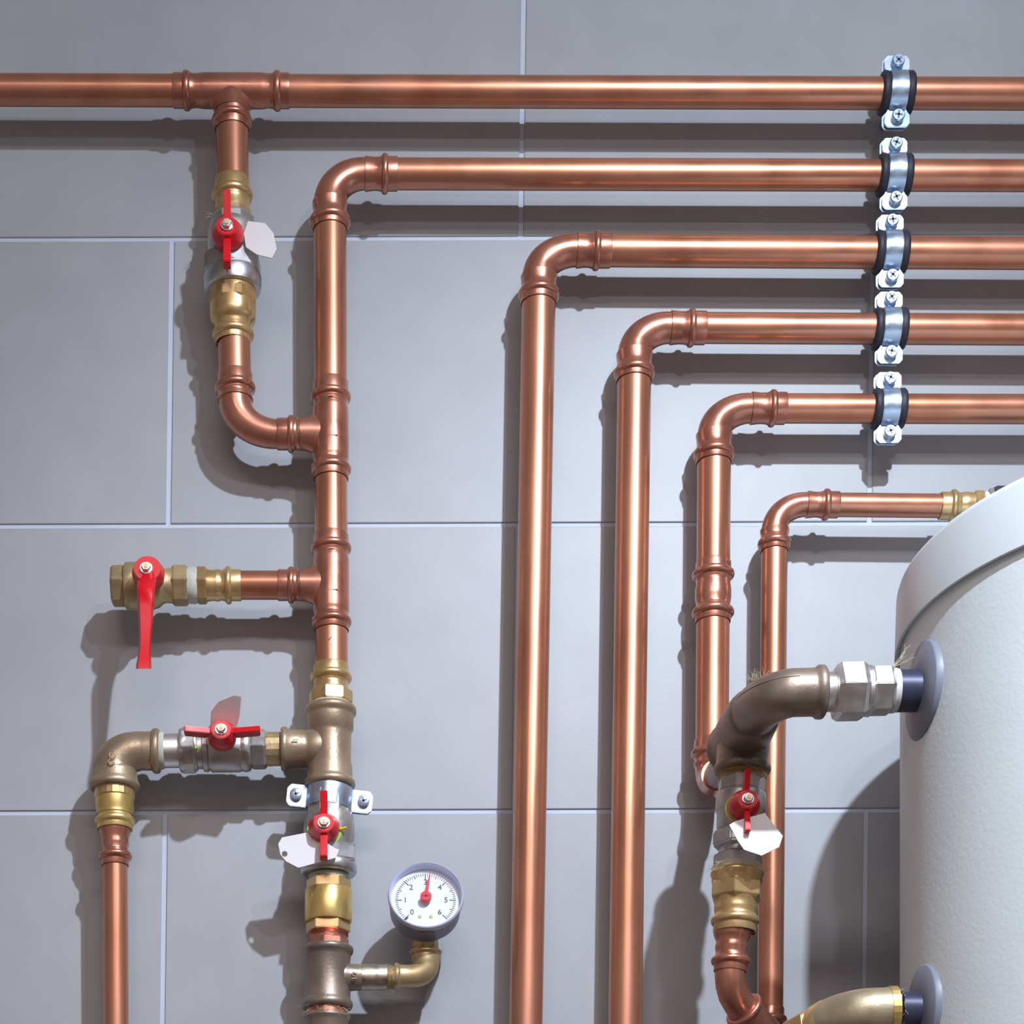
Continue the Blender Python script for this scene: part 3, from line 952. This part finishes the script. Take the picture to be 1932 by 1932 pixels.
A3.part('body', [(1914, 38), (1916, 43), (1921, 45), (1925, 43), (1930, 40), (1990, 40), (6000, 38)], BRONZED, n)
ring_fibres(A3, 1909, 41, 60, n, 22, 6)

# ------------------------------------------------------------------ gauge branch
n = thing('bronze_nipple', 'worn nipple with green hemp leading from the tee to the gauge elbow', 'pipe fitting', bg.at(715))
bg.part('barrel', [(680, 20), (682, 24.8), (700, 25), (730, 24.6), (731, 22)], GALV, n)
bg.part('thread', [(729, 22)] + [(730 + i, 23 - 1.2 * (i % 2)) for i in range(16)], BRASSD, n, angle=20)
ring_fibres(bg, 738, 23.5, 40, n, 14, 6)
n = thing('gauge_elbow', 'small dull brass elbow carrying the pressure gauge', 'pipe fitting', bg.at(780))
pts, rads, dirs = [], [], []
bge = Ax('h', (640, 1843, DL), (830, 1841, DL))
vg = Ax('v', (803, 1700, DL), (803, 1850, DL))
for cc, hh in ((744, 20), (744, 24.5), (746, 25.5), (751, 25.5), (753, 23), (756, 22), (768, 21.8)):
    pts.append(bge.at(cc)); rads.append(bge.rad(cc, hh)); dirs.append(bge.dir)
a, b_ = bge.at(772), vg.at(1822)
cor = Vector((b_.x, a.y, a.z))
for i in range(15):
    th = math.pi / 2 * i / 14
    pts.append(a + (cor - a) * math.sin(th) + (b_ - cor) * (1 - math.cos(th)))
    dirs.append(((cor - a) * math.cos(th) + (b_ - cor) * math.sin(th)).normalized())
    rads.append(bge.rad(772, 22) * (1 - i / 14) + vg.rad(1822, 25) * i / 14)
for cc, hh in ((1818, 26), (1814, 26.5), (1803, 26.5), (1801, 30), (1798, 31), (1795, 30), (1793, 27), (1793, 20)):
    pts.append(vg.at(cc)); rads.append(vg.rad(cc, hh)); dirs.append(-vg.dir)
MB().tube(pts, rads, dirs, 36).build('body', BRASSD, n, 50)
ring_fibres(vg, 1794, 28, 8, n, 22, 4)

# gauge leans back a little so its dial faces slightly upward
gt = R(16)
GC = U(803.5, 1691.5, 140)
gz = Vector((0, -math.cos(gt), math.sin(gt)))
gy = Vector((0, math.sin(gt), math.cos(gt)))
gx = Vector((1, 0, 0))
kg = K(140)
n = thing('pressure_gauge', 'round white pressure gauge with red needle just past three', 'gauge', vg.at(1790))
MB().tube([vg.at(1792), vg.at(1770), vg.at(1770), GC - gy * 66 * kg - gz * 22 * S, GC - gy * 55 * kg - gz * 22 * S], [21 * k, 21 * k, 16 * k, 16 * k, 16 * k], [Vector((0, 0, 1))] * 5, 28).build('stem', BRASSD, n)
vg.hexa('stem_hex', 1770, 1791, 23.5, BRASSD, n, phase=20)
ring_fibres(vg, 1772, 22, 8, n, 22, 4)
MB().tube([GC - gz * q * S for q in (46, 46, 10, 4)], [r_ * kg for r_ in (60, 67, 69, 70)], [gz] * 4, 64, ref=gx, cap=(True, False)).build('case', CASE, n)
MB().tube([GC + gz * q * S for q in (-6, 0, 6, 7, 6, 2, -13)], [r_ * kg for r_ in (70, 72, 71, 69.5, 67.5, 66.5, 65.5)], [gz] * 7, 72, cap=(False, False), ref=gx).build('bezel', BEZEL, n, 60)
dial = MB().tube([GC - gz * q * S for q in (15, 12)], [66 * kg] * 2, [gz] * 2, 64, ref=gx).build('dial', DIAL, n)
DF = GC - gz * 11.6 * S
mb = MB()
def gp(an, r_):
    return DF + (gx * math.sin(an) + gy * math.cos(an)) * (r_ * kg)
for i in range(61):
    an = R(-135 + 4.5 * i)
    maj, mid = i % 10 == 0, i % 5 == 0
    r0 = 45 if maj else (49 if mid else 52)
    w = 0.75 if maj else (0.55 if mid else 0.45)
    e = (gx * math.cos(an) - gy * math.sin(an)) * (w * kg)
    p0, p1 = gp(an, r0), gp(an, 57.5)
    mb.prism([p0 - e, p0 + e, p1 + e, p1 - e], gz * 0.2 * S)
an = R(-135)
e = (gx * math.cos(an) - gy * math.sin(an)) * (2.2 * kg)
p0, p1 = gp(an - 0.03, 50), gp(an - 0.03, 59)
mb.prism([p0 - e, p0 + e, p1 + e, p1 - e], gz * 0.25 * S)
mb.build('scale_marks', INK, dial, smooth=False)
for i in range(7):
    an = R(-135 + 45 * i)
    rr_ = 38.5 if i not in (0, 6) else 37
    text_mesh(str(i), 15.5 * kg, gp(an, rr_), gx, gy, 0.2 * S, INK, dial, 'numeral')
for sx in (-11, 10):
    pp = DF + gx * (sx * kg) - gy * (35 * kg)
    MB().tube([pp, pp + gz * 1.2 * S, pp + gz * 1.6 * S], [3.4 * kg, 3.2 * kg, 2 * kg], [gz] * 3, 16, ref=gx).build('rivet', CREAM, dial)
an = R(9.5)
hubc = DF + gz * 12.5 * S
e = (gx * math.cos(an) - gy * math.sin(an))
u_ = (gx * math.sin(an) + gy * math.cos(an))
mb = MB()
mb.prism([hubc - e * 3.6 * kg, hubc + e * 3.6 * kg, hubc + e * 1.0 * kg + u_ * 50 * kg, hubc - e * 1.0 * kg + u_ * 50 * kg], -gz * 1.2 * S)
mb.tube([hubc - gz * 6 * S, hubc + gz * 1.5 * S, hubc + gz * 2.2 * S], [10.5 * kg, 10.5 * kg, 9.8 * kg], [gz] * 3, 32, ref=gx)
nd = mb.build('needle', RED, n)
m2 = MB()
m2.box(hubc + gz * 2.3 * S, gx * 6.5 * kg, gy * 1.0 * kg, gz * 0.3 * S)
m2.box(hubc + gz * 2.3 * S, gy * 4 * kg, gx * 0.9 * kg, gz * 0.3 * S)
m2.build('hub_slot', INK, nd, smooth=False)
MB().tube([hubc - gz * 12.5 * S, hubc - gz * 5 * S], [4 * kg] * 2, [gz] * 2, 16, ref=gx).build('pivot', GALV, n)
MB().tube([GC + gz * 4.4 * S, GC + gz * 5.4 * S], [66.5 * kg] * 2, [gz] * 2, 64, ref=gx).build('glass_pane', GLASS, n)

# ------------------------------------------------------------------ five wall clamps
cl = [(h1, 1691, 'topmost of the five pipe clamps, on the highest pipe'), (h2, 1687, 'second pipe clamp from the top of the row of five'),
      (h3, 1680, 'middle pipe clamp of the row of five, on the third pipe'), (h4, 1678, 'fourth pipe clamp from the top of the row of five'),
      (h5, 1676, 'lowest of the five pipe clamps, on the fifth pipe')]
for i, (hx, cx, lab) in enumerate(cl):
    c = hx.at(cx)
    r_ = hx.rad(cx, 32.5 if i == 0 else (31.5, 31.5, 32, 30.5, 29)[i])
    n = thing('pipe_clamp', 'rubber-lined zinc clamp, ' + lab, 'clamp', c, 'rubber-lined wall clamps')
    X = Vector((1, 0, 0))
    k = K(hx.p0[2])
    fy = Vector((0, -1, 0))
    # rubber lining bulging out either side of the band
    ru = MB()
    prof = [(-28, r_ * 1.0), (-30.5, r_ + 2 * S), (-30, r_ + 7 * S), (-26, r_ + 9.5 * S), (-20, r_ + 9 * S), (-16, r_ + 7 * S), (16, r_ + 7 * S), (20, r_ + 9 * S), (26, r_ + 9.5 * S), (30, r_ + 7 * S), (30.5, r_ + 2 * S), (28, r_ * 1.0)]
    ru.tube([c + X * (q * k) for q, _ in prof], [p for _, p in prof], [X] * len(prof), 40, cap=(False, False))
    ru.build('rubber_lining', RUBBER, n, 60)
    rb_ = r_ + 7 * S
    arc_band(c, X, rb_, 3 * S, 16 * k, R(-80), R(80), fy).build('front_band', ZINC, n, 40, 0.0007)
    arc_band(c, X, rb_, 3 * S, 16 * k, R(100), R(260), fy).build('rear_band', ZINC, n, 40, 0.0007)
    for sg in (1, -1):
        z0, z1 = rb_ / S / 1.0 - 1, rb_ / S + 33
        hw = 23.5
        poly = [(-17, z0), (-20, z0 + 6), (-hw, z0 + 10), (-hw, z1 - 7), (-hw + 6, z1), (hw - 6, z1), (hw, z1 - 7), (hw, z0 + 10), (20, z0 + 6), (17, z0)]
        pp = [c + X * (px * k) + Vector((0, 0, sg * pz * S)) + fy * (5.5 * S) for px, pz in poly]
        MB().prism(pp, -fy * 3.5 * S).build('ear', ZINC, n, bevel=0.0004)
        pp = [p - fy * (7.5 * S) - X * 3 * k for p in pp]
        MB().prism(pp, -fy * 3.5 * S).build('rear_ear', ZINC, n, bevel=0.0004)
        cs = c + Vector((0, 0, sg * (z0 + 18) * S)) + fy * (5 * S)
        MB().tube([cs + fy * 0.5 * S, cs - fy * 14 * S], [4.5 * S] * 2, None, 12, ref=X).build('screw_shank', ZINC, n)
        clamp_screw(n, cs, fy, 11.5, 13, rot=0.3 + i * 0.5 + sg * 0.4)
    MB().tube([c - fy * (r_ + 8 * S), Vector((c.x, 0.0, c.z))], [9 * S] * 2, None, 16, ref=X).build('wall_stud', ZINC, n)

# ------------------------------------------------------------------ tank
DT = 520
axb = W(2068, 1412, DT)
RT = 500 * S
zb = axb.z
ztop = W(2068, 1303, DT).z
tk = thing('storage_tank', 'large off-white cylindrical water tank with flanged lid at the right edge', 'tank', Vector((axb.x, axb.y, 0.0)))
up = Vector((0, 0, 1))
P = lambda z: Vector((axb.x, axb.y, z))
rl = RT
rbz = RT - 9 * S
prof = [(0.0, rbz * 0.9), (0.0, rbz), (0.4, rbz), (1.0, rbz), (zb - 0.2, rbz), (zb + 0.012, rbz), (zb + 0.012, rbz * 0.9)]
MB().tube([P(z) for z, _ in prof], [r for _, r in prof], [up] * len(prof), 128).build('shell', TANK, tk, 40)
prof = [(zb + 0.006, rbz - 0.004), (zb, rl - 3 * S), (zb, rl - 1 * S), (zb + 1.2 * S, rl), (ztop - 12 * S, rl - 3 * S), (ztop - 5 * S, rl - 5 * S), (ztop - 1 * S, rl - 9 * S), (ztop + 1 * S, rl - 15 * S), (ztop + 3 * S, rl - 28 * S), (ztop + 10 * S, rl * 0.8), (ztop + 16 * S, rl * 0.5), (ztop + 18 * S, 0.01)]
MB().tube([P(z) for z, _ in prof], [r for _, r in prof], [up] * len(prof), 128).build('lid', LID, tk, 40)

def port(ph, z, rr, rs, stub_len):
    nrm = Vector((-math.cos(ph), -math.sin(ph), 0))
    c = Vector((axb.x, axb.y, z)) + nrm * (rbz - 6 * S)
    X = Vector((-1, 0, 0))
    nrm = Vector((-math.cos(R(3)), -math.sin(R(3)), 0))
    o = MB().tube([c - nrm * 8 * S, c + nrm * 6 * S, c + nrm * 8 * S, c + nrm * 12 * S, c + nrm * 13 * S], [rr * S, rr * S, (rr - 2) * S, rs * 1.3 * S, rs * S], [nrm] * 5, 48, ref=up).build('port_rosette', ROSE, tk, 60)
    s0 = c - X * 20 * S
    MB().tube([s0, c + X * stub_len * S], [rs * S] * 2, [X] * 2, 36, ref=up).build('port_stub', DARKP, tk)
    return c
def qz(y):
    q = (PY - y) / F
    return 1 / math.sqrt(1 + q * q)
PH = R(6.5)
c_up = port(PH, U(1735, 1303, 576).z, 77, 41 * 0.855 * qz(1303), 50)
c_lo = port(PH, U(1727, 1908, 576).z, 74, 38 * 0.855 * qz(1905), 40)
DP = -c_up.y / S

# ------------------------------------------------------------------ upper tank connection
A7 = Ax('h', (1400, 1309, DP), (1735, 1302, DP))
n = thing('union_connector', 'shiny nickel union with two big hexagon nuts beside the tank', 'pipe fitting', A7.at(1640))
A7.part('tail', [(1552, 34), (1553, 38.5), (1585, 38.5), (1590, 36)], CHROME, n)
A7.hexa('large_nut', 1574, 1633, 55, CHROME, n, phase=4, ch=0.1)
A7.part('ring', [(1632, 44), (1633, 49), (1640, 50), (1644, 46)], CHROME, n)
A7.hexa('small_nut', 1638, 1683, 46.5, CHROME, n, phase=4, ch=0.1)
A7.part('thread_tape', [(1681, 40), (1682, 43.5), (1688, 43), (1693, 41.5), (1694, 38)], TAPE, n)
def fn(i):
    return A7.at(1684) + Vector((0, -10 * S, A7.rad(1684, 44))), Vector((0.9, -0.2, 0.55))
fibres('hemp_fibres', fn, 9, n, 40, 0.8)

n = thing('bronze_elbow', 'large dark bronze elbow leaving the union and bending back to the wall', 'pipe fitting', A7.at(1480), 'bronze elbows')
tc = U(1402, 1383, 350)          # centre of the tee behind the elbow
tf = W(1335, 1522, 460)          # front of the tee
pts, rads, dirs = [], [], []
for cc, hh in ((1556, 38), (1556, 48), (1553, 51.5), (1547, 52.5), (1541, 51.5), (1537, 47.5), (1532, 46.5), (1500, 46.5)):
    pts.append(A7.at(cc)); rads.append(A7.rad(cc, hh)); dirs.append(-A7.dir)
a = A7.at(1498)
cor = Vector((tf.x - 6 * S, a.y, a.z - 4 * S))
b_ = Vector((tf.x, tf.y, tf.z))
for i in range(21):
    th = math.pi / 2 * i / 20
    pts.append(a + (cor - a) * math.sin(th) + (b_ - cor) * (1 - math.cos(th)))
    dirs.append(((cor - a) * math.cos(th) + (b_ - cor) * math.sin(th)).normalized())
    rads.append(A7.rad(1490, 46.5 + 4 * i / 20))
dd_ = (tc - tf).normalized()
pts.append(tf + dd_ * 14 * S); dirs.append(dd_); rads.append(rads[-1])
MB().tube(pts, rads, dirs, 40, ref=up).build('body', BRONZED, n, 50)
seam = [p + Vector((0, 0, 0)) for p in pts[7:26]]
# casting seam along the outside of the bend
sp = []
for p, t_, r_ in zip(pts[7:26], dirs[7:26], rads[7:26]):
    side = t_.cross(Vector((0, 0, 1))).normalized()
    if side.y > 0 or (abs(side.y) < 0.3 and side.x > 0):
        side = -side
    sp.append(p + (side * 0.93 + Vector((0, 0, 0.37))).normalized() * r_)
sd = [(sp[min(i + 1, len(sp) - 1)] - sp[max(i - 1, 0)]).normalized() for i in range(len(sp))]
MB().tube(sp, [1.3 * S] * len(sp), sd, 8).build('casting_seam', BRONZE, n)
fibres('hemp_fibres', lambda i: (U(1432, 1281, 540) + Vector((random.uniform(-11, 11) * S, 0, -3 * S)), Vector((random.uniform(-1, 0.6), -0.3, 0.55))), 30, n, 22, 0.55)

n = thing('bronze_tee', 'dark bronze tee behind the large elbow feeding the valve beside the tank', 'pipe fitting', tc, 'bronze threaded tees')
A8 = Ax('v', (1402, 1420, 350), (1386, 1760, 350))
mb = MB()
back = tc.lerp(TEE_BACK, 0.36)
d8 = (tf - tc).normalized()
q0 = tc + d8 * 200 * S
mb.tube([tc + d8 * x_ * S for x_ in (108, 104, 98, 90, 80, 20)], [x_ * S for x_ in (40, 43, 44, 45, 46, 48)], [-d8] * 6, 40, ref=up)
db = (back - tc).normalized()
mb.tube([tc - db * 30 * S, tc + db * 20 * S, back - db * 14 * S, back - db * 10 * S, back, back], [x_ * S for x_ in (47, 47, 45, 48, 48, 30)], [db] * 6, 40, ref=up)
A8.prof(mb, [(1395, 40), (1410, 50), (1440, 50), (1444, 52), (1449, 54.5), (1456, 54), (1460, 50), (1460, 40)], 44)
mb.build('body', BRONZED, n, 50)
pz = TEE_BACK
MB().tube([pz + Vector((0, 24 * S, 0)), back + db * -20 * S], [24.5 * S] * 2, None, 32, ref=up).build('plastic_tail', GREYP, n)
MB().tube([back + db * -3 * S, back + db * 12 * S], [36 * S, 34 * S], None, 24, ref=up).build('brass_collar', BRASSD, n)

n = thing('ball_valve', 'nickel ball valve in front of the slim pipe beside the tank with thin red handle', 'valve', A8.at(1610), 'butterfly ball valves')
A8.part('thread', [(1452, 40)] + [(1454 + i, 47 - 2 * (i % 2)) for i in range(18)] + [(1474, 40)], BRASSD, n, angle=20)
ring_fibres(A8, 1464, 47, 30, n, 26, 6)
A8.hexa('hex_end', 1468, 1500, 42, NICKEL, n, seg=8, phase=22.5)
A8.part('body', [(1496, 40), (1499, 46), (1503, 47.5), (1530, 47.5), (1533, 46), (1535, 44.5), (1562, 44), (1568, 42), (1572, 38)], NICKEL, n)
A8.part('union_nut', [(1568, 40), (1569, 47), (1573, 51), (1597, 51), (1603, 46), (1603, 38)], NUTG, n, seg=6, phase=R(28), angle=20, bevel=0.001)
A8.part('tail', [(1598, 36), (1600, 38), (1616, 38)], NUTG, n)
c, base = butterfly(n, 1411, 1507, 440, 29.5, True, 56, 62, w=5.0, dep=28)
wire_ring(n, base + Vector((0, 5 * S, 0)), 31, YELLOW, K(400), rr=1.8)
tag('white octagonal tag overlapping the slim pipe below the valve beside the tank', [(1376, 1556), (1388, 1549), (1443, 1534), (1477, 1577), (1470, 1598), (1437, 1614), (1404, 1603), (1392, 1586)], 432, (0.0, 0.1))
n = thing('reducing_nut', 'nickel hexagon nut wrapped in hemp under the valve beside the tank', 'pipe fitting', A8.at(1640))
A8.hexa('hexagon', 1612, 1640, 45, NUTG, n, phase=28)
A8.part('hemp_wrap', [(1632, 40), (1634, 46.5), (1642, 48), (1648, 46.5), (1650, 40)], HEMP, n)
ring_fibres(A8, 1640, 48, 70, n, 26, 8)
n = thing('brass_adapter', 'stout brass press adapter above the curved copper elbow beside the tank', 'pipe fitting', A8.at(1760), 'brass press adapters')
ad = A8.part('body', [(1645, 42), (1645, 49), (1648, 51), (1652, 51), (1655, 48.5), (1664, 48.5), (1668, 46), (1700, 43), (1703, 41.5), (1712, 41)] + list(reversed(sleeve(1760, 1738, 1714, 38, 41))), BRASS, n, cap=(True, False), angle=45)
A8.bead(1738, 40, 46.5, 8, BRASS, ad)
A8.hexa('hexagon', 1664, 1701, 49, BRASS, n, phase=14)

n = thing('copper_elbow', 'bright copper reducing elbow curving toward the slim pipe beside the tank', 'pipe fitting', A8.at(1830))
A9 = Ax('v', (1384, 1740, 350), (1377, 1840, 350))
e9 = A9.part('reducer', [(1752, 36), (1764, 36.5), (1770, 34), (1777, 30.5), (1782, 31)] + list(reversed(sleeve(1834, 1814, 1786, 29, 31.5))), COPPERF, n, cap=(False, False), angle=50)
A9.bead(1814, 30.5, 38, 7.5, COPPERF, e9)
ctr = [(1378, 1822, 350), (1377.5, 1840, 350), (1379, 1858, 347), (1384, 1876, 342), (1393, 1892, 335), (1404, 1906, 326), (1418, 1922, 314), (1438, 1942, 292), (1452, 1962, 235), (1458, 1990, 160), (1456, 2020, 86)]
pts = [U(*p) for p in ctr]
dirs = [(pts[min(i + 1, len(pts) - 1)] - pts[max(i - 1, 0)]).normalized() for i in range(len(pts))]
MB().tube(pts, [28.5 * K(310), 28.5 * K(310), 28.5 * K(308), 28.5 * K(304), 28.5 * K(300), 30 * K(295), 31 * K(290), 31 * K(280), 30 * S, 29 * S, 27 * S], dirs, 36).build('bend', COPPERF, n, 50)
bb = MB()
cb, tb = pts[5], dirs[5]
bb.torus(cb, tb, 32 * K(292), 6 * S)
bb.build('press_bead', COPPERF, n)

# ------------------------------------------------------------------ lower tank connection
DQ = -c_lo.y / S
A10 = Ax('h', (1560, 1913, DQ), (1727, 1908, DQ))
n = thing('brass_tank_elbow', 'pale brass elbow with knurled rim on the lower tank port', 'pipe fitting', A10.at(1640))
pts, rads, dirs = [], [], []
for cc, hh in ((1676, 36), (1676, 47), (1650, 47)):
    pts.append(A10.at(cc)); rads.append(A10.rad(cc, hh)); dirs.append(-A10.dir)
a = A10.at(1648)
cor = a + Vector((-36 * S, 0, 0))
b_ = cor + Vector((-0.52, 0.83, -0.16)).normalized() * (44 * S)
for i in range(17):
    th = math.pi / 2 * i / 16
    pts.append(a + (cor - a) * math.sin(th) + (b_ - cor) * (1 - math.cos(th)))
    dirs.append(((cor - a) * math.cos(th) + (b_ - cor) * math.sin(th)).normalized())
    rads.append(A10.rad(1648, 47))
MB().tube(pts, rads, dirs, 40, ref=up).build('body', PALEB, n, 50)
A10.part('knurled_rim', [(1674, 38), (1675, 49.5), (1690, 49.5), (1692, 40)], BRASSY, n, seg=26, angle=8)
ring_fibres(A10, 1695, 42, 40, n, 12, 4)
dn = dirs[-1]
e = pts[-1]
rr0 = rads[-1]
MB().tube([e - dn * 4 * S, e + dn * 4 * S, e + dn * 26 * S, e + dn * 30 * S], [rr0 * 0.9, rr0 * 1.03, rr0 * 1.0, rr0 * 0.9], [dn] * 4, 36, ref=up).build('outlet_collar', BRASS, n, 40)
n2 = MB().tube([e + dn * 26 * S, e + dn * 30 * S, e + dn * 76 * S, e + dn * 80 * S], [rr0 * 0.95, rr0 * 1.08, rr0 * 1.08, rr0 * 0.95], [dn] * 4, 6, ref=up).build('outlet_nut', BRASS, n, 20, 0.0006)
MB().tube([e + dn * 78 * S, e + dn * 130 * S], [rr0 * 0.7] * 2, [dn] * 2, 32, ref=up).build('outlet_pipe', COPPER, n)

# ------------------------------------------------------------------ slim pipe's tank adapter
A11 = Ax('h', (1760, 954.5, D6), (2000, 956, D6))
n = thing('brass_adapter', 'brass press adapter joining the slim pipe behind the tank lid', 'pipe fitting', A11.at(1800), 'brass press adapters')
ad = A11.part('body', sleeve(1773, 1797, 1822, 23.5, 27) + [(1826, 27), (1836, 26)], BRASS, n, cap=(False, True), angle=45)
A11.bead(1797, 25.5, 32, 6.5, BRASS, ad)
A11.hexa('hexagon', 1834, 1855, 29, BRASS, n, phase=5)
A11.part('thread_tape', [(1853, 26), (1855, 28), (1862, 28), (1864, 26)], TAPE, n)
n = thing('tank_stub', 'dark stub with nickel nut half hidden behind the tank lid', 'pipe fitting', A11.at(1900))
A11.hexa('nut', 1860, 1872, 33, CHROME, n, phase=5)
pts = [A11.at(1871), A11.at(1872), A11.at(1878), A11.at(1930)]
rads = [A11.rad(1871, q) for q in (30, 36, 39, 39)]
dirs = [A11.dir] * 4
a = pts[-1]
for i in range(1, 13):
    th = math.pi / 2 * i / 12
    pts.append(a + Vector((60 * S * math.sin(th), 0, -60 * S * (1 - math.cos(th)))))
    dirs.append(Vector((math.cos(th), 0, -math.sin(th))))
    rads.append(rads[-1])
pts.append(Vector((pts[-1].x, pts[-1].y, ztop - 0.004))); dirs.append(Vector((0, 0, -1))); rads.append(rads[-1])
MB().tube(pts, rads, dirs, 36).build('stub', DARKP, n, 50)
